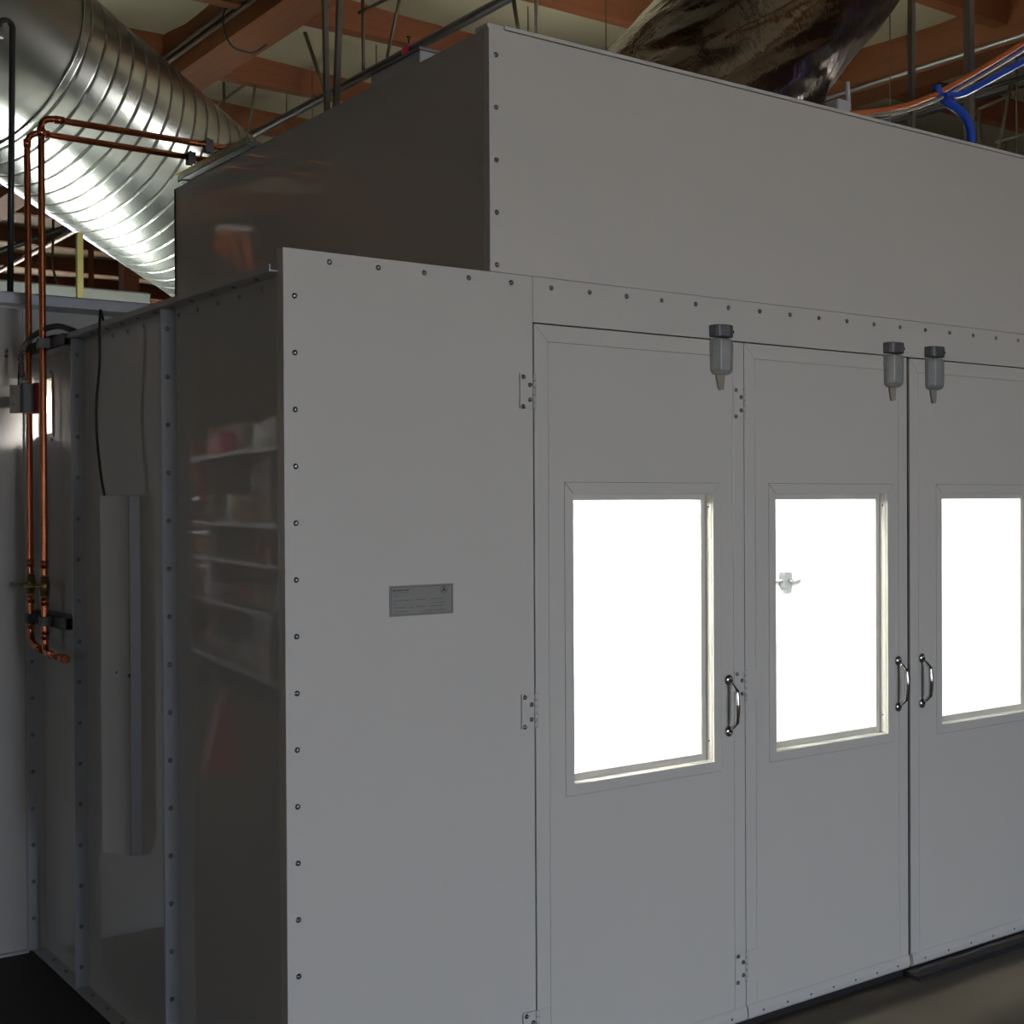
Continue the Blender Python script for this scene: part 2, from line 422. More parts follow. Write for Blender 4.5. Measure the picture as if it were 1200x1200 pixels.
# interior lining
bm = B()
holed(bm, WX + .031, WX + .035, .06, YU - .031, 0, 2.119)
box(bm, BX1 - .035, BX1 - .031, .06, YU - .031, 0, 2.119)
box(bm, WX + .036, BX1 - .036, .08, YU - .031, 0.001, .004)
box(bm, WX + .036, UX0 + .02, .03, YU - .031, 2.11, 2.119); box(bm, UX1 - .02, BX1 - .036, .03, YU - .031, 2.11, 2.119)
obj('interior_lining', bm, 'liner', booth)
bm = B(); box(bm, .035, .728, .026, .03, .0, 2.11); box(bm, 3.86, BX1 - .035, .026, .03, 0, 2.11); obj('front_lining', bm, 'liner', booth)
# interior ceiling lamps of the booth
def tube_light(x, y, label):
    t = thing('ceiling_lamp', label, 'lamp', (x, y, 2.74), group='lamps inside the booth')
    bm = B(); box(bm, -.62, .62, -.14, .14, .0, .07); obj('housing', bm, 'white', t)
    bm = B(); box(bm, -.6, .6, -.12, .12, -.012, -.002); obj('diffuser', bm, M['lamp'], t)
    return t
M['lamp'] = emit('lamp_diffuser', (1, .98, .95), 170)
for x in (1.27, 2.56):
    lt = tube_light(x, .30, 'white fluorescent ceiling lamp inside the booth'); lt.rotation_euler = (math.radians(55), 0, 0); lt.location.z = 2.62
lt = tube_light(.335, 1.1, 'small fluorescent lamp added inside the low left bay of the booth to whiten the port'); lt.rotation_euler = (0, 0, PI / 2); lt.location.z = 2.035  # extra lamp, added to whiten the small port
# back wall latch seen through the second window
t = thing('wall_latch', 'small grey latch on the back wall seen through the second window', 'latch', (4.01, YU - .031, 1.17))
bm = B(); prism(bm, [(-.022, -.045), (.022, -.045), (.03, -.03), (.03, .03), (.022, .045), (-.022, .045), (-.03, .03), (-.03, -.03)], 'y', -.04, 0); obj('body', bm, 'greybox', t)
bm = B(); cyl(bm, (-.12, -.02, 0), (-.03, -.02, 0), .008); cyl(bm, (.03, -.02, 0), (.11, -.02, 0), .011); obj('bolt_bar', bm, 'plastgrey', t)
bm = B(); lathe(bm, [(.008, 0), (.010, .02), (.006, .03), (0, .032)], (0, -.04, 0), (0, -1, 0)); obj('knob', bm, 'chrome', t)

# ---------------------------------------------------------------- doors
ZD0, ZD1 = .030, 2.0775
WZ0, WZ1 = .828, 1.624
def handle(parent, x, z0=.912, z1=1.066):
    bm = B()
    for z in (z0, z1):
        lathe(bm, [(.0, -.001), (.0160, 0), (.0165, .003), (.0145, .006), (.009, .0085), (.005, .0095)], (x, -.0035, z), (0, -1, 0), 18)
        lathe(bm, [(.004, .0), (.004, .003), (0, .0035)], (x, -.0128, z + (.0050 if z > 1 else -.0050)), (0, -1, 0), 8)
    zc = (z0 + z1) / 2; pts = []; rs = []
    n = 28
    for i in range(n + 1):
        t = i / n; z = z0 + .006 + (z1 - z0 - .012) * t
        s = math.sin(PI * t)
        pts.append((x, -.010 - .026 * min(1, s / .52) ** .75 - .006 * s if 0 < t < 1 else -.010, z))
        rs.append(.0056 + .0024 * s ** 2 + (.0012 if i in (5, n - 5) else 0))
    tube(bm, pts, rs, 12)
    return obj('handle', bm, 'chrome', parent)

def hinge(parent, gx, zc):
    """leaf with four bolts left of the gap, plain leaf right of it"""
    bm = B()
    box(bm, gx - .046, gx - .006, -.0055, -.0035, zc - .047, zc + .047)
    box(bm, gx + .006, gx + .045, -.0055, -.0035, zc - .047, zc + .047)
    for k in range(5):
        z0 = zc - .047 + .0188 * k
        cyl(bm, (gx, -.0045, z0 + .0005), (gx, -.0045, z0 + .0180), .0045, 12)
    for dx, dz in ((-.036, .038), (-.0145, .017), (-.0145, -.0225), (-.037, -.041)):
        lathe(bm, [(.0066, 0), (.0066, .001), (.0055, .0015), (.005, .004), (0, .005)], (gx + dx, -.0055, zc + dz), (0, -1, 0), 10)
    for f in bm.faces: pass
    h = obj('hinge', bm, ['front', 'zinc'], parent)
    me = h.data
    for p in me.polygons:
        c = p.center
        for dx, dz in ((-.036, .038), (-.0145, .017), (-.0145, -.0225), (-.037, -.041)):
            if (c.x - gx - dx) ** 2 + (c.z - zc - dz) ** 2 < .0075 ** 2 and c.y < -.0056 and abs(c.x - gx) > .0065: p.material_index = 1
    return h

def latch(parent, xc):
    """spring latch body on the door with its keeper on the header"""
    bm = B()
    sec = [(-.039, -.0035), (-.039, -.018), (-.025, -.038), (.012, -.041), (.038, -.026), (.038, -.0035)]
    lv = [(1.976, .62), (1.981, .84), (1.990, .96), (2.02, .98), (2.066, 1.0), (2.076, .97), (2.081, .88)]
    rings = []
    for z, s in lv:
        rings.append([bm.verts.new((xc + x * (s if s > .9 else s + .02), -.0035 + (y + .0035) * s, z)) for x, y in sec])
    for a, b in zip(rings, rings[1:]):
        for k in range(len(sec)): bm.faces.new((a[k], a[(k + 1) % len(sec)], b[(k + 1) % len(sec)], b[k]))
    bm.faces.new(rings[0]); bm.faces.new(rings[-1][::-1])
    body = obj('latch_body', bm, 'cast', parent, bevel=.002)
    bm = B(); lathe(bm, [(.004, 0), (.0035, .002), (0, .003)], (xc - .030, -.021, 2.040), (-.7, -.7, 0), 8)
    lathe(bm, [(.004, 0), (.0035, .002), (0, .003)], (xc - .004, -.0345, 2.066), (0, -1, 0), 8); obj('screw', bm, 'castdark', body)
    bm = B()
    s2 = [(-.037, -.0005), (-.037, -.026), (-.028, -.036), (-.006, -.039), (.008, -.041), (.024, -.038), (.036, -.026), (.036, -.0005)]
    prism(bm, s2, 'z', 2.0865, 2.122)
    kp = obj('keeper', bm, 'castdark', parent, bevel=.003)
    bm = B(); box(bm, xc + .0, xc + .001, -.001, .0, 0, .001); bm.free()
    for v in kp.data.vertices: v.co.x += xc
    bm = B(); prism(bm, [(xc + .020, 2.098), (xc + .031, 2.098), (xc + .031, 2.106), (xc + .020, 2.106)], 'y', -.0365, -.02); obj('slot', bm, 'black', kp)
    bm = B(); prism(bm, [(xc - .017, 1.978), (xc + .019, 1.978), (xc + .015, 1.95), (xc + .013, 1.932), (xc - .004, 1.930), (xc - .009, 1.942)], 'y', -.012, -.0038)
    obj('tongue', bm, 'tan', parent, bevel=.002)

def door(label, x0, x1, wx0, wx1, handle_x=None, latch_x=None, hinge_x=None, n_bolts=6):
    t = thing('booth_door', label, 'door')
    e = .045
    bm = B(); frame(bm, x0, x1, ZD0 + .02, ZD1, 0, .004, .0295, hole=(wx0, wx1, WZ0, WZ1)); obj('core', bm, 'groove', t)
    bm = B(); frame(bm, x0, x1, ZD0 + .004, ZD1, 0, -.0035, .0038, hole=(x0 + e, x1 - e, .071, ZD1 - e)); obj('stile_frame', bm, 'front', t, bevel=.0006)
    tw = .030; g = .0010
    bm = B(); frame(bm, x0 + e + g, x1 - e - g, .072, ZD1 - e - g, 0, -.0030, .0038, hole=(wx0 - tw - g, wx1 + tw + g, WZ0 - tw - g, WZ1 + tw + g))
    obj('door_panel', bm, 'front', t)
    bm = B(); frame(bm, wx0 - tw, wx1 + tw, WZ0 - tw, WZ1 + tw, 0, -.0036, .0038, hole=(wx0, wx1, WZ0, WZ1))
    # jamb lining of the opening
    frame(bm, wx0 - .002, wx1 + .002, WZ0 - .002, WZ1 + .002, .0035, .0039, .0290)
    wt = obj('window_trim', bm, 'front', t)
    # diagonal mitre scribe at the top left corner
    bm = B()
    for (ax, az, bx, bz) in ((wx0 - tw, WZ1 + tw, wx0, WZ1), (wx1 + tw, WZ1 + tw, wx1, WZ1)):
        d = .0007; prism(bm, [(ax - d, az - d), (ax + d, az), (bx + d, bz), (bx - d, bz - d)], 'y', -.0038, -.0034)
    for (ax, az, bx, bz) in ((x0, ZD1, x0 + e, ZD1 - e),):
        d = .0005; prism(bm, [(ax, az - d), (ax + d, az), (bx + d, bz), (bx, bz - d)], 'y', -.0037, -.0033)
    obj('mitre_line', bm, 'groove', t)
    bm = B(); frame(bm, wx0 - .01, wx1 + .01, WZ0 - .01, WZ1 + .01, 0, .0295, .0335, hole=(wx0 + .019, wx1 - .019, WZ0 + .021, WZ1 - .019)); gb = obj('glazing_bead', bm, 'front', t, bevel=.0008)
    bm = B(); box(bm, wx0 - .008, wx1 + .008, .0338, .037, WZ0 - .008, WZ1 + .008); obj('pane', bm, 'glass', t)
    # trim screws on the jamb
    for z in (WZ1 - .04, WZ0 + .06):
        bm = B(); lathe(bm, [(.003, 0), (.0025, .002), (0, .0022)], (wx1 - .0018, .016, z), (-1, 0, 0), 8); obj('screw', bm, 'castdark', wt)
    # bottom sweep
    bm = B()
    prof = [(.0038, .074), (-.006, .073), (-.0095, .066), (-.0115, .052), (-.0105, .038), (-.006, .031), (.004, .030)]
    prism(bm, prof, 'x', x0 + .001, x1 - .001); sw = obj('bottom_sweep', bm, 'front', t)
    w = x1 - x0
    for k in range(n_bolts):
        bolt(sw, (x0 + w * (.085 + .83 * k / (n_bolts - 1)), -.0113, .049), 's', 'screw')
    if handle_x: handle(t, handle_x)
    if latch_x: latch(t, latch_x)
    if hinge_x:
        for zc in (1.896, 1.043, .192): hinge(t, hinge_x, zc)
    return t
door('leftmost white booth door, hinged to the corner panel, beside the nameplate', .7325, 1.5180, .863, 1.390, 1.449, 1.416, .7305)
door('second white booth door, left of the centre gap, latch visible through its window', 1.5210, 2.2870, 1.655, 2.186, 2.236, 2.206, 1.5195, 7)
door('third white booth door, right of the centre gap, cut by the photo edge', 2.3010, 3.0670, 2.473, 3.000, 2.361, 2.421, None, 6)
door('fourth white booth door, beyond the right edge of the photo', 3.0700, 3.8555, 3.202, 3.729, None, None, None)
# black rubber ramp in front of the right-hand doors
bm = B(); prism(bm, [(-.062, .0), (-.060, .006), (-.050, .012), (-.02, .017), (.010, .018), (.010, 0)], 'x', 2.275, 3.853)
tag(obj('rubber_ramp', bm, 'seal'), 'low black rubber ramp on the floor below the third door', 'ramp')

# ---------------------------------------------------------------- nameplate
t = thing('nameplate', 'small grey data plate with fine print on the corner panel', 'plate', (.377, 0, 1.3555))
hw, hh = .0945, .0385
bm = B(); prism(bm, [(-hw, -hh), (hw, -hh), (hw, hh), (-hw, hh)], 'y', -.0015, -.0001); obj('plate', bm, 'plate', t)
bm = B(); frame(bm, -hw + .004, hw - .004, -hh + .004, hh - .004, .001, -.0019, -.0015); obj('border_line', bm, 'ink', t)
bm = B()
def words(x, z, ww, h):
    for w in ww:
        if w > 0: box(bm, x, x + w, -.0019, -.0015, z - h / 2, z + h / 2)
        x += abs(w)
words(-.086, .0265, [.011, -.002, .013, -.002, .006, -.002, .012], .0034)
words(-.085, .0200, [.005, -.001, .016, -.001, .010, -.001, .012], .0008)
words(-.086, .0125, [.006, -.001, .012], .001)
words(-.083, .0015, [.018, -.001, .014, -.001, .012, -.002, .007, -.012, .014, -.001, .012, -.016, .02, -.002, .016], .0011)
words(-.083, -.008, [.004, -.115, .012, -.001, .02], .0009)
words(-.083, -.0165, [.018, -.001, .014, -.013, .013, -.008, .014, -.001, .01, -.012, .02, -.001, .02], .0012)
words(-.075, -.027, [.02, -.002, .012, -.05, .03, -.002, .03], .0010)
obj('printed_lines', bm, 'ink', t)
bm = B()
tube(bm, [(.066 + .0095 * math.cos(a * PI / 12), -.0018, .0235 + .0095 * math.sin(a * PI / 12)) for a in range(24)], .0006, 6, closed=True)
prism(bm, [(.060, .0195), (.072, .0195), (.066, .0315)], 'y', -.0020, -.0015)
obj('round_emblem', bm, 'ink', t)

# ---------------------------------------------------------------- narrow wedge cover on the side wall
t = thing('cable_cover', 'tall narrow white metal cover on the side wall, cord running in at its top', 'cover', (0, 0, 0))
Z0, Z1 = .545, 1.627
sec = [(WX - .0004, 1.028), (-.001, 1.046), (-.058, 1.139), (-.050, 1.150), (WX - .0004, 1.150)]
bm = B(); prism(bm, sec, 'z', Z0, Z1); obj('housing', bm, 'galvpaint', t, bevel=.001)
dx, dy = -.057, .093; L_ = math.hypot(dx, dy); nx_, ny_ = -dy / L_, dx / L_
def off(s, d): return (-.001 + dx * s + nx_ * d, 1.046 + dy * s + ny_ * d)
bm = B(); prism(bm, [off(.02, .0003), off(.02, .003), off(.985, .003), off(.985, .0003)], 'z', Z0 + .004, Z1 - .003); lid = obj('lid', bm, 'paint', t, bevel=.0006)
bm = B(); p = off(.45, .003); lathe(bm, [(.004, 0), (.0035, .002), (0, .0028)], (p[0], p[1], 1.095), (nx_, ny_, 0), 12); obj('screw', bm, 'chrome', lid)
bm = B(); p = off(.03, .003); box(bm, p[0] - .003, p[0] + .003, p[1] - .003, p[1] + .004, 1.082, 1.092); obj('catch', bm, 'castdark', t)
# black cord looping over the flange down into it
bm = B()
tube(bm, rounded([(-.010, 1.235, 2.160), (-.022, 1.222, 2.190), (-.040, 1.180, 2.200), (-.047, 1.168, 2.14), (-.045, 1.170, 2.04), (-.047, 1.205, 1.91), (-.047, 1.20, 1.80), (-.046, 1.165, 1.68), (-.044, 1.142, 1.6275)], .05), .0042, 8)
obj('cord', bm, 'black', t, label='black cord hanging from the top flange')

# ---------------------------------------------------------------- return wall section left of the corner, with header
ret = thing('return_section', 'white bolted booth section standing out to the left behind the copper pipes', 'booth section')
bm = B(); box(bm, -.46, -.0405, YC, YC + .03, 0, 2.30); box(bm, -.0395, WX - .0005, YC - .003, YC + .03, 0, 2.3); box(bm, -.46, -.43, YC + .03, YC + .6, 0, 2.30); box(bm, -.46, WX - .03, YC + .6, YC + .63, 0, 2.30)
obj('panel', bm, 'paint', ret)
bm = B(); box(bm, -.036, -.001, YC - .008, YC - .003, .006, 2.145); rf = obj('corner_strip', bm, 'galvpaint', ret)
for k in range(16): bolt(rf, (-.019, YC - .008, 2.092 - .1315 * k))
bm = B(); box(bm, -.46, .58, YC - .10, YC + .05, 2.302, 2.312); box(bm, -.46, .58, YC - .103, YC - .10, 2.302, 2.340); box(bm, -.46, .58, YC - .103, YC + .65, 2.337, 2.341)
obj('header_channel', bm, 'galvpaint', ret)
bm = B(); box(bm, WX + .001, .588, YC + .03, YC + .049, 2.163, 2.3018); obj('infill_panel', bm, 'paint', ret)
bm = B(); box(bm, -.46, -.04, YC - .02, YC, 0, .012); obj('floor_flange', bm, 'galvpaint', ret)
for x, z in ((-.098, 2.146), (-.098, 2.128)): bolt(ret, (x, YC, z))

# white duct behind the header, lit from the added lamp behind the booth
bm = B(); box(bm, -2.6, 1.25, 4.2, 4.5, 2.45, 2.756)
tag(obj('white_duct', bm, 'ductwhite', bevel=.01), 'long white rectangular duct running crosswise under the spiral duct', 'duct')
t = thing('yellow_post', 'thin pale yellow upright behind the booth header, under the spiral duct', 'post', (.487, 3.03, 0))
bm = B(); prism(bm, [(-.013, -.013), (.013, -.013), (.013, -.010), (-.010, -.010), (-.010, .013), (-.013, .013)], 'z', .01, 2.80); obj('angle_bar', bm, 'yellow', t)
bm = B(); box(bm, -.06, .06, -.06, .06, 0, .01); obj('base_plate', bm, 'yellow', t)

# ---------------------------------------------------------------- spiral duct
A = Vector((.698, 3.270, 3.303)); Bp = Vector((1.483, 3.640, 3.010))
ax = (Bp - A).normalized()
R0 = .45
def frame_of(t, up=Vector((0, 0, 1))):
    s = t.cross(up).normalized(); return s, s.cross(t).normalized()
sd = thing('spiral_duct', 'big shiny galvanised spiral duct sloping down behind the booth at upper left', 'duct', tuple(A))
t0, t1, ds, seg = -.62, 2.35, .0045, 84
bm = B(); s_, u_ = frame_of(ax); rings = []
n = int((t1 - t0) / ds)
pitch = .082
for i in range(n + 1):
    t = t0 + ds * i; c = ax * t; ring = []
    for k in range(seg):
        th = 2 * PI * k / seg
        ph = (t / pitch - k / seg) % 1.0
        d = abs(ph - .5)
        rr = R0 + (-.004 if d > .46 else 0)
        ring.append(bm.verts.new(c + (s_ * math.cos(th) + u_ * math.sin(th)) * rr))
    rings.append(ring)
for a, b in zip(rings, rings[1:]):
    for k in range(seg):
        f = bm.faces.new((a[k], a[(k + 1) % seg], b[(k + 1) % seg], b[k])); f.smooth = True
run = obj('straight_run', bm, ['galv', 'seamdark'], sd)
lim = (R0 - .002) ** 2
for p_ in run.data.polygons:
    c_ = p_.center; q_ = c_ - ax * c_.dot(ax)
    if q_.length_squared < lim: p_.material_index = 1
# gored elbow turning upward
bm = B()
def gore(c0, n0, c1, n1):
    r0s, r1s = [], []
    d = (c1 - c0).normalized(); s, u = frame_of(d, Vector((.3, .95, .02)))
    for k in range(64):
        th = 2 * PI * k / 64; e = (s * math.cos(th) + u * math.sin(th)) * (R0 + .004)
        for c, nn, lst in ((c0, n0, r0s), (c1, n1, r1s)):
            base = c + e; tt = (c - base).dot(nn) / d.dot(nn); lst.append(bm.verts.new(base + d * tt))
    for k in range(64):
        f = bm.faces.new((r0s[k], r0s[(k + 1) % 64], r1s[(k + 1) % 64], r1s[k])); f.smooth = True
d0 = -ax; upv = Vector((0, 0, 1)); c = ax * t0; dirs = [d0.lerp(upv, k / 4).normalized() for k in range(5)]
cs = [c]; lens = [.40, .36, .36, .36]
for k in range(4): cs.append(cs[-1] + dirs[k] * lens[k])
cs[-1] = Vector((cs[-1].x, cs[-1].y, cs[-1].z))
nrm = [dirs[0]] + [(dirs[k] + dirs[k + 1]).normalized() for k in range(4)]
for k in range(4): gore(cs[k], nrm[k], cs[k + 1], nrm[k + 1])
gore(cs[4], nrm[4], Vector((cs[4].x, cs[4].y, cs[4].z + .7)), Vector((0, 0, 1)))
eb = obj('gored_elbow', bm, 'elbowgalv', sd)
bm = B()
for i_, (c_, nn) in enumerate(zip(cs[:5], nrm)):
    dd = dirs[min(i_, 3)]; s, u = frame_of(nn, Vector((.3, .95, .02)))
    k_ = 1.0 if i_ == 0 else 1 / max(.8, nn.dot(dirs[i_ - 1]))
    tube(bm, [c_ + (s * math.cos(a * PI / 32) * 1 + u * math.sin(a * PI / 32)) * (R0 + .006) for a in range(64)], .007, 6, closed=True)
obj('seam_ring', bm, 'galv', sd)
# cabinet the duct drops into, behind the booth
t = thing('air_unit', 'grey sheet-metal air unit standing behind the booth under the duct end', 'cabinet', (3.4, 4.55, 0))
bm = B(); box(bm, -.65, .7, -.75, .5, .05, 3.1); obj('body', bm, 'galvpaint', t, bevel=.01)
bm = B(); box(bm, -.65, .65, -.55, .55, 0, .05); obj('plinth', bm, 'castdark', t)

# black hooked pipe standing behind the header
t = thing('black_pipe', 'black pipe with hooked top rising in front of the spiral duct elbow', 'pipe', (-.023, 2.24, 2.341))
bm = B(); tube(bm, [(0, 0, 0), (0.008, 0, .5), (.017, 0, 1.03)] + [(-.007 + .024 * math.cos(a), .0, 1.03 + .024 * math.sin(a)) for a in [PI * k / 8 for k in range(1, 9)]] + [(-.031, 0, 1.01)], .0115, 12)
obj('pipe', bm, 'black', t)
bm = B(); cyl(bm, (-.031, 0, .985), (-.031, 0, 1.02), .015); obj('fitting', bm, 'castdark', t)

# ---------------------------------------------------------------- strut on the roof edge of the upper section
t = thing('roof_strut', 'short slotted strut channel on the back corner of the raised section', 'bracket', (.565, 1.43, 2.8425))
bm = B()
box(bm, -.004, .036, 0, .63, .006, .009); box(bm, -.004, -.001, 0, .63, .006, .026); box(bm, .033, .036, 0, .63, .006, .026)
for k in range(10): box(bm, -.0048, -.0040, .05 + .058 * k, .075 + .058 * k, .010, .020)
ch = obj('channel', bm, 'strut', t)
bm = B(); box(bm, -.008, -.002, 0, .65, .026, .032); obj('gold_lip', bm, 'goldstrut', t, label='yellow zinc upper lip')
bm = B(); box(bm, .002, .030, .60, .65, -.0, .022); box(bm, .03, .06, .02, .6, -.0, .006); obj('foot', bm, 'greybox', t)

# ---------------------------------------------------------------- copper pipes on the side wall
PXW = -.060
def pclamp(parent, x, y, z, ax_='z'):
    bm = B()
    if ax_ == 'z':
        for s in (-1, 1):
            prism(bm, [(x - .013, y + s * .0135), (x + .02, y + s * .0135), (x + .02, y + s * .0165), (x - .013, y + s * .0165)], 'z', z - .016, z + .016)
        box(bm, x - .0165, x - .0125, y - .0165, y + .0165, z - .016, z + .016)
    else:
        for s in (-1, 1):
            box(bm, x - .014, x + .014, y + s * .015 - .0015, y + s * .015 + .0015, z - .03, z + .012)
        box(bm, x - .014, x + .014, y - .0165, y + .0165, z + .011, z + .0145)
        lathe(bm, [(.005, 0), (.005, .008), (0, .009)], (x, y, z + .0145), (0, 0, 1), 8)
    return obj('clamp', bm, 'castdark', parent)
def valve(parent, y, flip):
    bm = B()
    lathe(bm, [(.013, 0), (.015, .003), (.015, .018), (.018, .022), (.018, .048), (.015, .052), (.015, .066), (.013, .069)], (PXW, y, 1.290), (0, 0, 1), 8)
    v = obj('valve', bm, 'brass', parent)
    bm = B(); cyl(bm, (PXW, y, 1.325), (PXW - .030, y, 1.325), .006, 8)
    tube(bm, [(PXW - .028, y - .004, 1.325), (PXW - .030, y + .05, 1.325), (PXW - .034, y + .11, 1.322)], [.005, .006, .0075], 8); obj('lever', bm, 'brass', v)
    bm = B()
    for z in (1.289, 1.359): lathe(bm, [(.0145, 0), (.0145, .003)], (PXW, y, z), (0, 0, 1), 12)
    obj('solder_ring', bm, 'solder', v)
Y1, Y2 = 1.708, 1.872; ZT1, ZT2 = 2.905, 2.895
c1 = thing('copper_pipe', 'nearer copper pipe, up the side wall and over to the roof strut', 'pipe')
bm = B(); tube(bm, rounded([(.60, Y1 + .0, ZT1 - .003), (PXW, Y1, ZT1), (PXW, Y1, 1.10), (PXW - .0, 1.48, 1.10)], .04, 8), .0115, 14); obj('pipe_run', bm, 'copper', c1)
def couple(par, a, b, r=.014):
    bm = B(); cyl(bm, a, b, r); obj('coupling', bm, 'copper', par)
couple(c1, (PXW, 1.53, 1.10), (PXW, 1.478, 1.10), .0145); couple(c1, (PXW, 1.66, 1.10), (PXW, 1.63, 1.10)); couple(c1, (PXW + .045, Y1, ZT1), (PXW + .075, Y1, ZT1))
for z in (1.145, 1.385, 1.26, 2.84): couple(c1, (PXW, Y1, z), (PXW, Y1, z + .028))

valve(c1, Y1, 1); pclamp(c1, .535, Y1, ZT1, 'x')
c2 = thing('copper_pipe', 'farther copper pipe beside the wall corner, with u-bend at its foot', 'pipe')
bm = B(); tube(bm, rounded([(.60, Y2, ZT2 - .003), (PXW, Y2, ZT2), (PXW, Y2, 1.12), (PXW + .002, Y1 + .026, 1.105)], .05, 8), .0115, 14); obj('pipe_run', bm, 'copper', c2)
couple(c2, (PXW + .045, Y2, ZT2), (PXW + .075, Y2, ZT2))
for z in (1.17, 1.385, 1.26, 2.84): couple(c2, (PXW, Y2, z), (PXW, Y2, z + .028))

valve(c2, Y2, 1); pclamp(c2, .535, Y2, ZT2, 'x')
for nm, z, lab in (('u', 2.145, 'upper strut bar on the side wall holding both copper pipes'), ('l', 1.207, 'lower strut bar on the side wall holding both copper pipes')):
    t = thing('pipe_strut', lab, 'bracket')
    bm = B()
    box(bm, PXW + .022, PXW + .026, 1.555, 1.985, z - .02, z + .02)
    for s in (-1, 1): box(bm, PXW + .022, WX - .0005, 1.555, 1.985, z + s * .0185 - .0015, z + s * .0185 + .0015)
    obj('channel', bm, 'castdark', t)
    for y in (Y1, Y2): pclamp(t, PXW, y, z)

# switch box with red edge and its flexible conduit
t = thing('switch_box', 'small grey electrical box with red edge beside the copper pipes', 'switch', (-.080, 1.83, 1.967))
bm = B(); box(bm, -.019, .019, -.03, .022, -.050, .050); obj('box', bm, 'greybox', t, bevel=.003)
bm = B(); box(bm, .0195, .033, -.032, .022, -.052, .052); obj('cover', bm, 'red', t, label='red cover plate')
bm = B(); box(bm, -.052, -.019, .012, .016, -.052, .045); box(bm, .010, .014, .022, .185, -.02, .02)
for z in (-.02, .018): lathe(bm, [(.006, 0), (.005, .004), (0, .005)], (-.040, .012, z), (0, -1, 0), 8)
obj('bracket', bm, 'tan', t)
bm = B(); lathe(bm, [(.014, 0), (.014, .01), (.010, .014), (.010, .02)], (-.010, .0, .050), (0, 0, 1), 10); obj('conduit_connector', bm, 'strut', t)
bm = B()
pts = rounded([(-.090, 1.83, 2.037), (-.098, 1.84, 2.09), (-.092, 1.84, 2.135), (-.075, 1.80, 2.170), (-.055, 1.70, 2.195), (-.035, 1.60, 2.195), (-.01, 1.52, 2.168)], .08, 10)
rs = []
out = []
acc = 0
P2 = [Vector(p) for p in pts]
for a, b in zip(P2, P2[1:]):
    L = (b - a).length; k = max(1, int(L / .0022))
    for i in range(k): out.append(a.lerp(b, i / k))
rs = [.0102 if (i // 2) % 2 else .0070 for i in range(len(out))]
tube(bm, out, rs, 10)
tag(obj('flexible_conduit', bm, 'flexsteel'), 'dark ribbed flexible conduit looping from the switch box to the flange', 'conduit')
bm = B(); tube(bm, rounded([(-.062, 1.99, 2.025), (-.060, 1.985, 2.12), (-.03, 1.93, 2.165), (-.03, 1.70, 2.172), (-.012, 1.58, 2.162)], .06), .0045, 8)
tag(obj('thin_cable', bm, 'black'), 'thin black cable lying along the top flange behind the conduit', 'cable')

# ---------------------------------------------------------------- foil wrapped duct
fd = thing('foil_duct', 'crumpled silver foil wrapped duct rising from the booth roof at upper right', 'duct', (2.3, 1.2, 2.84))
bm = B(); NS, NR = 170, 150
def foil_sec(t):
    """t 0..1 from roof to top; x centre, half widths, squareness, z"""
    z = 2.0 * t
    cx = -.30 + .95 * z if z < .9 else -.30 + .855 + (z - .9) * .62
    cx = -.26 + 1.02 * z - .03 * z * z
    hx = .565 - .02 * z; hy = .46
    sq = max(0, .5 - z)
    return cx, hx, hy, sq, z
rnd = random.Random(3)
from mathutils import noise
for i in range(NR + 1):
    cx, hx, hy, sq, z = foil_sec(i / NR)
    ring = []
    for k in range(NS):
        th = 2 * PI * k / NS
        ct, st = math.cos(th), math.sin(th)
        p = 2 / (2 + 5 * sq)
        x = hx * math.copysign(abs(ct) ** p, ct); y = hy * math.copysign(abs(st) ** p, st)
        a_ = noise.noise(Vector((x * 3.2 - z * 2.2, y * 3.2, z * 1.2))); b_ = 1 - 2 * abs(noise.noise(Vector((x * 6 - z * 4.5, y * 6, z * 2.2 + 5))))
        c_ = 1 - 2 * abs(noise.noise(Vector((x * 15 - z * 11, y * 15, z * 6 + 9)))); d_ = 1 - 2 * abs(noise.noise(Vector((x * 30 - z * 9 + 3, y * 30, z * 18)))); nv = a_ * .04 + b_ * .014 + c_ * .005 + d_ * .0016
        q = 1 + nv
        ring.append(bm.verts.new((cx + x * q, y * q, z)))
    if i:
        for k in range(NS):
            f = bm.faces.new((prev[k], prev[(k + 1) % NS], ring[(k + 1) % NS], ring[k])); f.smooth = True
    prev = ring
obj('foil_skin', bm, 'foil', fd)
bm = B(); box(bm, -.85, .42, -.5, .5, -.0, .03); obj('roof_collar', bm, 'galv', fd)

# ---------------------------------------------------------------- things on the booth roof
def upright(label, p0, p1, w):
    t = thing('strut_hanger', label, 'strut', p0)
    d = Vector(p1) - Vector(p0); bm = B()
    sec = [(-w, -w), (w, -w), (w, -w * .7), (-w * .7, -w * .7), (-w * .7, w * .7), (w, w * .7), (w, w), (-w, w)]
    lo = [bm.verts.new((a, b, 0)) for a, b in sec]; hi = [bm.verts.new((a + d.x, b + d.y, d.z)) for a, b in sec]
    bm.faces.new(lo); bm.faces.new(hi[::-1])
    for i in range(8): bm.faces.new((lo[i], hi[i], hi[(i + 1) % 8], lo[(i + 1) % 8]))
    obj('channel', bm, 'steel2', t)
    bm = B(); box(bm, -w * 2, w * 2, -w * 2, w * 2, -.0, .006); obj('foot_plate', bm, 'steel2', t)
M['steel2'] = mat('weathered_galvanised_strut', (.14, .13, .095), .55, .3, var=.15)
upright('left upright of the pair of galvanised struts on the booth roof', (.678, 1.06, 2.8373), (.655, 1.06, 4.42), .008)
upright('right upright of the pair of galvanised struts on the booth roof', (.702, 1.05, 2.8373), (.775, 1.05, 4.42), .009)
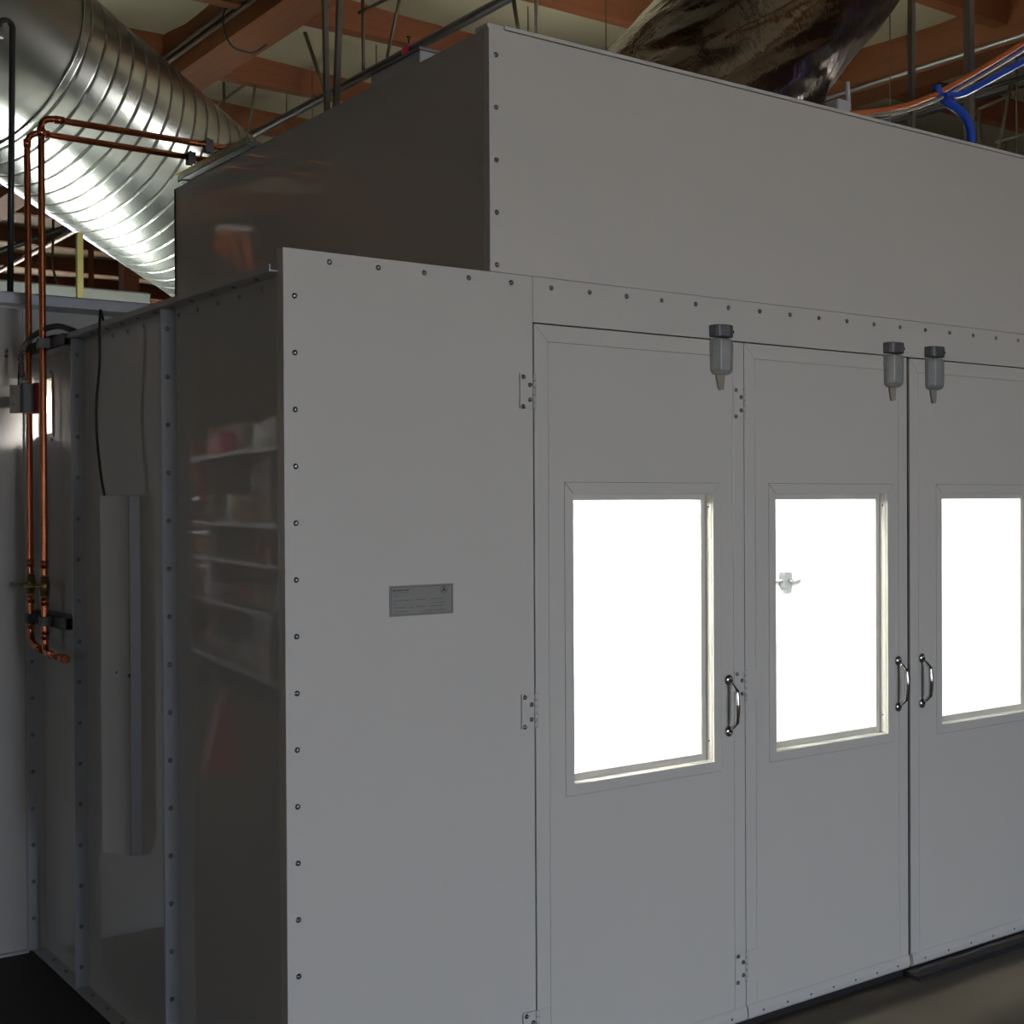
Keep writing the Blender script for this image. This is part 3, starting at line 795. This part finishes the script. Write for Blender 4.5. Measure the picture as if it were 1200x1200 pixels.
upright('thin galvanised strut right of the foil duct', (3.098, .6, 2.8373), (3.104, .6, 4.42), .011)
upright('wider galvanised strut beside the blue hose', (3.48, .6, 2.8373), (3.485, .6, 4.42), .016)
t = thing('roof_junction_box', 'white box on the booth roof near the red sprinkler fitting', 'box', (.80, .74, 2.8373))
bm = B(); box(bm, -.06, .10, -.16, .14, 0, .135); obj('box', bm, 'plastgrey', t, bevel=.004)
bm = B(); box(bm, -.066, .106, -.166, .146, .135, .143); obj('lid', bm, 'greybox', t)
t = thing('roof_junction_box', 'white box at the back corner of the booth roof by the strut', 'box', (.70, 1.86, 2.8373))
bm = B(); box(bm, -.05, .08, -.1, .1, 0, .10); obj('box', bm, 'plastgrey', t, bevel=.004)
bm = B(); box(bm, -.055, .085, -.105, .105, .1, .106); obj('lid', bm, 'strut', t)
t = thing('cord_socket', 'grey cord connector box on the roof edge right of the foil duct', 'socket', (2.24, .25, 2.8373))
bm = B(); box(bm, -.03, .035, -.03, .03, 0, .155); obj('box', bm, 'plastgrey', t, bevel=.008)
bm = B(); cyl(bm, (.06, 0, .13), (.052, .0, .23), .009); obj('stem', bm, 'plastgrey', t)
bm = B(); tube(bm, rounded([(.03, 0, .11), (.07, 0, .09), (.12, 0, .105)], .02), .01, 8); obj('plug', bm, 'castdark', t)

def cable(name, label, pts, r, m, rad=.12):
    bm = B(); tube(bm, rounded(pts, rad, 8), r, 10); return tag(obj(name, bm, m), label, 'hose' if 'hose' in name else 'cord')
Yh = .25
cable('orange_cord', 'orange extension cord sagging behind the roof edge to the right', [(2.29, Yh, 2.955), (2.46, Yh, 2.995), (2.62, Yh, 3.04), (2.78, Yh, 3.105), (3.05, Yh - .01, 3.25), (3.36, Yh - .02, 3.425), (4.2, Yh, 3.95), (5.6, Yh, 4.36)], .010, 'orange')
cable('tan_cord', 'tan cord lying just under the orange extension cord', [(2.30, Yh - .02, 2.935), (2.46, Yh - .02, 2.975), (2.62, Yh - .02, 3.02), (2.79, Yh - .02, 3.09), (3.05, Yh - .02, 3.225), (3.36, Yh - .03, 3.40), (4.2, Yh - .02, 3.92), (5.6, Yh - .02, 4.34)], .006, 'tan')
cable('blue_hose', 'bright blue air hose dropping to the booth roof behind the right strut', [(3.02, Yh + .02, 2.8373), (3.00, Yh, 2.93), (3.0, Yh, 3.02), (2.95, Yh, 3.07), (2.86, Yh, 3.09), (2.80, Yh, 3.115), (2.79, Yh, 3.145)], .017, 'blue', .06)
cable('blue_hose', 'blue air hose climbing away to the right, upper of the two strands', [(2.79, Yh + .02, 3.115), (2.88, Yh + .02, 3.135), (3.07, Yh + .02, 3.235), (3.35, Yh, 3.39), (4.2, Yh + .03, 3.89), (5.6, Yh + .03, 4.31)], .012, 'blue')
cable('blue_hose', 'blue air hose climbing away to the right, lower of the two strands', [(2.80, Yh - .03, 3.10), (2.9, Yh - .03, 3.12), (3.07, Yh - .03, 3.205), (3.35, Yh - .04, 3.35), (4.2, Yh - .03, 3.85), (5.6, Yh - .03, 4.30)], .012, 'blue')

# ---------------------------------------------------------------- sprinkler pipes and hangers
def sprinkler(x, z, label, heads):
    t = thing('sprinkler_pipe', label, 'pipe', (x, 4, z))
    bm = B(); cyl(bm, (0, RY0 - 4, 0), (0, RY1 - 4, 0), .026, 14); obj('pipe', bm, 'sprk', t)
    for y in heads:
        bm = B(); lathe(bm, [(.034, -.03), (.036, -.02), (.036, .02), (.034, .03)], (0, y - 4, 0), (0, 1, 0), 14); h = obj('fitting', bm, 'red', t, label='red fitting')
        bm = B(); cyl(bm, (0, y - 4, .02), (0, y - 4, .075), .008, 8); lathe(bm, [(.016, .075), (.016, .08), (0, .082)], (0, y - 4, 0), (0, 0, 1), 10); obj('sprinkler_head', bm, 'steel', h)
    return t
sprinkler(2.455, 4.10, 'dark sprinkler pipe with red fitting above the raised section', (3.46, 5.9))
sprinkler(5.78, 4.10, 'dark sprinkler pipe at the right edge behind the blue hose', (.6,))
sprinkler(-1.0, 4.10, 'dark sprinkler pipe out over the shelving at left', ())
def rods(name, label, cat, segs, r=.008, m='steel', group=None):
    t = thing(name, label, cat, segs[0][0], group=group); o_ = Vector(segs[0][0])
    for a, b in segs:
        bm = B(); cyl(bm, Vector(a) - o_, Vector(b) - o_, r, 8); obj('rod', bm, m, t)
    return t
rods('sway_brace', 'slanting steel brace from the purlin down to the sprinkler pipe, left of the struts', 'brace', [((2.44, 4.72, 4.60), (2.44, 4.43, 4.12))], .012)
rods('sway_brace', 'steel hanger rod just right of the galvanised struts, plumb', 'brace', [((2.44, 3.955, 4.60), (2.44, 3.95, 4.12))], .011)
rods('sway_brace', 'steel brace leaning right with thin crossbar above the white roof box', 'brace', [((2.44, 3.52, 4.44), (2.44, 3.68, 4.12)), ((2.44, 3.52, 4.44), (2.44, 4.0, 4.47))], .010)
rods('sway_brace', 'long thin diagonal brace crossing behind the galvanised struts', 'brace', [((2.2, 4.34, 4.49), (2.44, 3.60, 4.56))], .009, 'steel2')
rods('sway_brace', 'slanting steel brace just above the raised section corner', 'brace', [((2.44, 2.46, 4.10), (2.44, 2.40, 3.85))], .011)
rods('sway_brace', 'plumb steel rod just right of the raised section corner', 'brace', [((2.44, 2.27, 4.42), (2.44, 2.265, 3.80))], .010)
rods('sway_brace', 'short leaning steel brace beside the duct, below the glulam beam', 'brace', [((2.44, 5.43, 4.42), (2.44, 5.53, 4.12))], .010)
rods('sway_brace', 'short plumb rod beside the duct, below the glulam beam', 'brace', [((2.44, 5.945, 4.60), (2.44, 5.94, 4.12))], .011)
rods('sway_brace', 'long slanting brace under the glulam beam end, close to the duct', 'brace', [((2.44, 6.4, 4.42), (2.44, 5.6, 4.46))], .010)
for k, (x, y) in enumerate([(2.9, 4.6), (2.9, 5.9), (3.4, 6.2), (3.3, 3.5), (3.4, 2.9), (2.8, 5.3), (3.9, 3.0), (4.6, 1.9), (5.0, 1.7)]):
    rods('hanger_wire', 'fine hanging wire below the cream roof lining', 'wire', [((x, y, 4.62), (x, y, 3.1))], .003, 'steel', group='fine wires hanging from the roof')
rods('pipe_trapeze', 'angular steel pipe hanger at the right edge above the raised section', 'hanger',
     [((5.72, 2.12, 4.0), (5.72, 2.11, 3.66)), ((5.72, 2.12, 4.0), (5.72, 1.90, 4.03)), ((5.72, 1.90, 4.10), (5.72, 2.0, 3.62)), ((5.72, 2.11, 3.74), (5.72, 1.94, 3.74)), ((5.72, 2.0, 3.77), (5.72, 1.5, 3.79)), ((5.72, 1.945, 3.76), (5.72, 1.945, 3.64))], .012)
rods('hanger_wire', 'plumb rod beside the angular pipe hanger at the right edge', 'wire', [((5.72, 1.86, 4.62), (5.72, 1.86, 3.6))], .006)
rods('cross_rail', 'thin dark rail crossing behind the blue hose and strut', 'rail', [((5.4, 2.85, 4.0), (5.4, 1.2, 4.0))], .016, 'sprk')
rods('cross_rail', 'dark diagonal rail just right of the foil duct top', 'rail', [((3.9, .9, 4.42), (4.9, .2, 4.60))], .02, 'sprk')
rods('hanger_wire', 'fine rod hanging from the roof above the spiral duct', 'wire', [((1.70, 5.5, 4.62), (1.70, 5.5, 3.6))], .010)
# hanging cables seen under the duct, left
bm = B(); tube(bm, rounded([(2.2, 9.1, 4.4), (2.15, 9.0, 3.6), (2.35, 9.0, 3.3), (2.5, 9.0, 3.6), (2.45, 9.0, 4.4)], .3), .012, 8)
tag(obj('hanging_cable', bm, 'steel'), 'dark cable hanging in a loop far behind, between the copper pipes and yellow post', 'cable')
bm = B(); tube(bm, [(1.0, 6.6, 3.30), (1.9, 6.9, 3.75), (2.6, 7.2, 4.3)], .02, 8)
tag(obj('brace_pipe', bm, 'sprk'), 'dark slanting pipe under the lower edge of the spiral duct', 'pipe')

# ---------------------------------------------------------------- stored things seen in the glossy walls
def shelving(label, loc, rz, seed, groups):
    t = thing('shelving_unit', label, 'shelving', loc, rz)
    W_, D_ = 4.5, .55; lv = [.28, .77, 1.14, 1.45, 2.03]
    for x in (0, 1.7, 3.5, W_):
        for y in (0, D_):
            bm = B(); box(bm, x - .02, x + .02, y - .02, y + .02, 0, 2.06); obj('post', bm, 'shelfsteel', t)
    for z in lv:
        bm = B(); box(bm, 0, W_, .0, D_, z - .03, z); s = obj('shelf', bm, 'shelfsteel', t)
        bm = B(); box(bm, 0, W_, -.024, -.0205, z - .035, z + .003); obj('edge_strip', bm, 'shelfedge', s)
    bm = B(); box(bm, 0, W_, D_ + .021, D_ + .026, .1, 2.05); obj('back_panel', bm, 'shelfsteel', t)
    R = random.Random(seed); Rm = Matrix.Rotation(rz, 3, 'Z'); base = Vector(loc)
    for li, z in enumerate(lv):
        x = .12; top = (lv[li + 1] - z - .06) if li + 1 < len(lv) else .25
        while x < W_ - .2:
            if R.random() < .22: x += R.uniform(.1, .35); continue
            kind = R.choice(['can', 'can', 'bottle', 'carton', 'jug'])
            h = min(top, R.uniform(.14, .32)); w = R.uniform(.05, .10)
            mm = {'can': R.choice(['can', 'can', 'white']), 'bottle': R.choice(['red', 'white', 'greybox', 'red']), 'carton': R.choice(['cardboard', 'white', 'cardboard']), 'jug': R.choice(['white', 'red', 'yellow'])}[kind]
            p = base + Rm @ Vector((x + w, R.uniform(.12, .22), z)); colr = {'can': 'tin', 'white': 'white', 'red': 'red', 'greybox': 'grey', 'cardboard': 'brown', 'yellow': 'yellow'}[mm]
            bm = B()
            if kind == 'carton': box(bm, -w, w, -.1, .1, 0, h)
            elif kind == 'can': lathe(bm, [(w * .95, 0), (w, .004), (w, h * .96), (w * 1.03, h * .97), (w * 1.03, h), (w * .95, h), (w * .95, h - .006)], seg=14)
            elif kind == 'bottle': lathe(bm, [(w * .7, 0), (w * .75, .01), (w * .75, h * .6), (w * .3, h * .78), (w * .25, h * .95), (w * .33, h * .95), (w * .33, h)], seg=14)
            else: lathe(bm, [(w, 0), (w * 1.05, .02), (w * 1.05, h * .55), (w * .7, h * .8), (w * .25, h * .88), (w * .28, h)], seg=10)
            o = obj('storage_' + kind, bm, mm); o.location = p; o.rotation_euler = (0, 0, rz)
            tag(o, f'{colr} {kind} standing on the storage shelving {groups}', kind, f'{colr} {kind}s on the shelving {groups}')
            x += 2 * w + R.uniform(.015, .08)
rzS = math.atan2(.986, -.168)
# length axis runs away along (-.168,.986); its depth axis must point to -x
shelving('dark steel shelving full of cans and jugs, out to the left of the booth', (-2.62, 4.65, 0), rzS, 11, 'left of the booth')
# red bin on top
t = thing('storage_bin', 'open red plastic bin on top of the shelving left of the booth', 'bin', (-3.28, 7.9, 2.03), rzS)
bm = B(); lo = [(-.15, -.1), (.15, -.1), (.15, .1), (-.15, .1)]
prism(bm, [(-.16, 0), (.16, 0), (.20, .16), (-.20, .16)], 'y', -.13, .13); obj('tub', bm, 'red', t)
bm = B(); box(bm, -.215, .215, -.145, .145, .16, .175); obj('rim', bm, 'red', t)
t = thing('traffic_cone', 'orange-red traffic cone on the floor beside the left shelving', 'cone', (-1.85, 4.75, 0))
bm = B(); lathe(bm, [(.13, .025), (.12, .03), (.03, .44), (.025, .45), (0, .45)], seg=20); obj('cone_body', bm, 'red', t)
bm = B(); box(bm, -.17, .17, -.17, .17, 0, .025); obj('base', bm, 'red', t, bevel=.01)
# step ladder
t = thing('step_ladder', 'tall orange fibreglass step ladder standing far left of the booth', 'ladder', (-2.92, 9.6, 0), .1)
H = 4.3
def rail(x0, y0, x1, y1, w=.04):
    bm = B(); lo = [bm.verts.new((x0 + a, y0 + b, 0)) for a, b in ((-w, -.02), (w, -.02), (w, .02), (-w, .02))]
    hi = [bm.verts.new((x1 + a, y1 + b, H)) for a, b in ((-w, -.02), (w, -.02), (w, .02), (-w, .02))]
    bm.faces.new(lo); bm.faces.new(hi[::-1])
    for i in range(4): bm.faces.new((lo[i], hi[i], hi[(i + 1) % 4], lo[(i + 1) % 4]))
    obj('rail', bm, 'ladder', t)
# seen from the side: the two rail pairs spread along x
for s in (-1, 1):
    rail(-1.1, s * .38, -.06, s * .16, .028); rail(1.1, s * .34, .08, s * .15, .024)
for k in range(1, 13):
    f = k / 13; x = -1.1 + 1.04 * f; y = .38 - .22 * f
    bm = B(); box(bm, x - .04, x + .04, -y, y, H * f - .012, H * f + .012); obj('step', bm, 'strut', t)
bm = B(); box(bm, -.16, .17, -.2, .2, H, H + .06); obj('top_cap', bm, 'white', t, label='pale top cap')
for x, y, zl, ta, tz in ((-1.05, 6.3, 3.15, 55, 0), (-1.35, 7.9, 3.75, 84, -42)):  # unseen lamps added to brighten the shelving and ladder for their reflections
    t = thing('shelf_fill_lamp', 'added unseen lamp lighting the left shelving and ladder, ' + ('nearer' if y < 7 else 'farther') + ' one', 'lamp', (x, y, zl))
    Mt = Matrix.Rotation(math.radians(tz), 4, 'Z') @ Matrix.Rotation(math.radians(ta), 4, 'Y')
    bm = B(); prism(bm, [(-.17, -.10), (-.16, -.10), (-.13, -.002), (.13, -.002), (.16, -.10), (.17, -.10), (.14, .08), (-.14, .08)], 'y', -.6, .6); box(bm, -.16, .16, -.61, -.60, -.10, .08); box(bm, -.16, .16, .60, .61, -.10, .08); bm.transform(Mt); obj('reflector', bm, 'castdark', t)
    bm = B(); box(bm, -.12, .12, -.57, .57, -.02, -.003); bm.transform(Mt); obj('tube_cover', bm, M['bay'], t)
    bm = B(); cyl(bm, (.03, -.4, .05), (.03, -.4, 4.6 - zl), .008, 8); cyl(bm, (.03, .4, .05), (.03, .4, 4.6 - zl), .008, 8); obj('hanger', bm, 'steel', t)
# a second rack behind the photographer
shelving('dark steel shelving near the rear wall, left of the roller door', (-8.3, -9.3, 0), 0., 5, 'near the rear wall')
# painted column out to the right
t = thing('steel_column', 'pale pinkish square steel column out to the right of the booth', 'column', (9.7, -4.75, 0))
bm = B(); box(bm, -.16, .16, -.16, .16, .015, PZ0); obj('shaft', bm, 'column', t, bevel=.01)
bm = B(); box(bm, -.25, .25, -.25, .25, 0, .015); obj('base_plate', bm, 'castdark', t)
# unseen lamp added behind the return section for the spiral duct's highlight
def duct_fill_lamp(label, loc, aim, w, h, power, col):
    t = thing('duct_fill_lamp', label, 'lamp', (loc[0], loc[1], 0))
    bm = B(); cyl(bm, (0, 0, .03), (0, 0, loc[2] - .03), .018); obj('stand_pole', bm, 'black', t)
    for a in (0, 2.1, 4.2):
        bm = B(); cyl(bm, (0, 0, .25), (.45 * math.cos(a), .45 * math.sin(a), .01), .012); obj('leg', bm, 'black', t)
    d = (Vector(aim) - Vector(loc)).normalized(); q = d.to_track_quat('-Z', 'Y').to_matrix().to_4x4(); Mx = Matrix.Translation((0, 0, loc[2])) @ q
    bm = B(); box(bm, -w / 2 - .02, w / 2 + .02, -h / 2 - .02, h / 2 + .02, .0, .06); bm.transform(Mx); obj('lamp_head', bm, 'yellow', t)
    bm = B(); box(bm, -w / 2, w / 2, -h / 2, h / 2, -.008, -.001); bm.transform(Mx); obj('lamp_glass', bm, emit('duct_fill_glass', col, power), t)
duct_fill_lamp('added unseen lamp on a stand behind the white return section, for the duct highlight', (.62, 3.42, 1.72), (1.15, 3.35, 2.75), 1.7, .5, 27, (.95, 1, .93))
t = thing('roof_fill_lamp', 'added unseen lamp on the low booth roof right of the raised section, for the foil duct highlight', 'lamp', (4.42, 1.1, 2.1625))  # unseen lamp, added to put a highlight on the foil duct
bm = B(); box(bm, .0, .06, -.60, .90, .05, 1.05); obj('housing', bm, 'yellow', t)
bm = B(); box(bm, -.008, -.002, -.57, .87, .08, 1.02); obj('diffuser', bm, emit('roof_fill_glass', (1, .98, .94), 28), t)
bm = B(); box(bm, -.12, .14, -.35, -.31, .0, .03); box(bm, -.12, .14, .31, .35, .0, .03); box(bm, .01, .05, -.35, -.31, .03, .09); box(bm, .01, .05, .31, .35, .03, .09); obj('foot', bm, 'black', t)

# ---------------------------------------------------------------- daylight
w = bpy.data.worlds.new('World'); scn.world = w; w.use_nodes = True
nt = w.node_tree; N = nt.nodes; L = nt.links; bg = N['Background']
tc = N.new('ShaderNodeTexCoord'); sx = N.new('ShaderNodeSeparateXYZ'); L.new(tc.outputs['Generated'], sx.inputs[0])
cr = N.new('ShaderNodeValToRGB'); cr.color_ramp.elements[0].position = 0.0; cr.color_ramp.elements[0].color = (.79, .86, 1.0, 1)
cr.color_ramp.elements[1].position = .6; cr.color_ramp.elements[1].color = (.35, .52, .9, 1)
L.new(sx.outputs['Z'], cr.inputs[0]); L.new(cr.outputs[0], bg.inputs[0]); bg.inputs[1].default_value = 16.5
def portal(x0, x1, z0, z1):
    ld = bpy.data.lights.new('daylight_portal', 'AREA'); ld.shape = 'RECTANGLE'; ld.size = x1 - x0; ld.size_y = z1 - z0; ld.cycles.is_portal = True
    o = bpy.data.objects.new('daylight_portal', ld); COL.objects.link(o); o.location = ((x0 + x1) / 2, RY0 - .1, (z0 + z1) / 2); o.rotation_euler = (PI / 2, 0, 0)
portal(*DOOR); portal(*WIN)
ld = bpy.data.lights.new('daylight_portal', 'AREA'); ld.shape = 'RECTANGLE'; ld.size = 4; ld.size_y = 3; ld.cycles.is_portal = True
o = bpy.data.objects.new('daylight_portal', ld); COL.objects.link(o); o.location = (2.5, RY1 + .1, 1.5); o.rotation_euler = (-PI / 2, 0, 0)
ld = bpy.data.lights.new('daylight_portal', 'AREA'); ld.shape = 'RECTANGLE'; ld.size = 2.2; ld.size_y = .8; ld.cycles.is_portal = True
o = bpy.data.objects.new('daylight_portal', ld); COL.objects.link(o); o.location = (RX0 - .1, -6.5, 1.2); o.rotation_euler = (0, -PI / 2, 0)

sl = bpy.data.lights.new('sun', 'SUN'); sl.energy = 95; sl.angle = .01; sl.color = (1, .86, .66)
so = bpy.data.objects.new('sun', sl); COL.objects.link(so); so.location = (5, 10, 20)
so.rotation_euler = Vector((.35, .75, 1.5)).to_track_quat('Z', 'Y').to_euler()

# ---------------------------------------------------------------- camera
r_, u_, w_ = None, None, None
yaw, pitch, roll = .62139908, -.00713874, -.00514863
cy, sy = math.cos(yaw), math.sin(yaw)
f_ = Vector((sy * math.cos(pitch), cy * math.cos(pitch), math.sin(pitch)))
rr = Vector((cy, -sy, 0)); uu = rr.cross(f_)
r2 = math.cos(roll) * rr + math.sin(roll) * uu; u2 = -math.sin(roll) * rr + math.cos(roll) * uu
cd = bpy.data.cameras.new('camera'); cd.sensor_width = 36; cd.lens = 1559.95 / 1200 * 36; cd.clip_start = .02; cd.clip_end = 200
cam = bpy.data.objects.new('camera', cd); COL.objects.link(cam)
cam.matrix_world = Matrix(((r2.x, u2.x, -f_.x, -1.39078876), (r2.y, u2.y, -f_.y, -2.86290173), (r2.z, u2.z, -f_.z, 1.6), (0, 0, 0, 1)))
scn.camera = cam
vs = scn.view_settings; vs.view_transform = 'Standard'; vs.look = 'None'; vs.exposure = .03; vs.gamma = 1; vs.use_curve_mapping = False
scn.cycles.use_denoising = True
scn.cycles.max_bounces = 10; scn.cycles.diffuse_bounces = 5; scn.cycles.glossy_bounces = 5; scn.cycles.transparent_max_bounces = 12
scn.cycles.caustics_reflective = False; scn.cycles.sample_clamp_indirect = 6
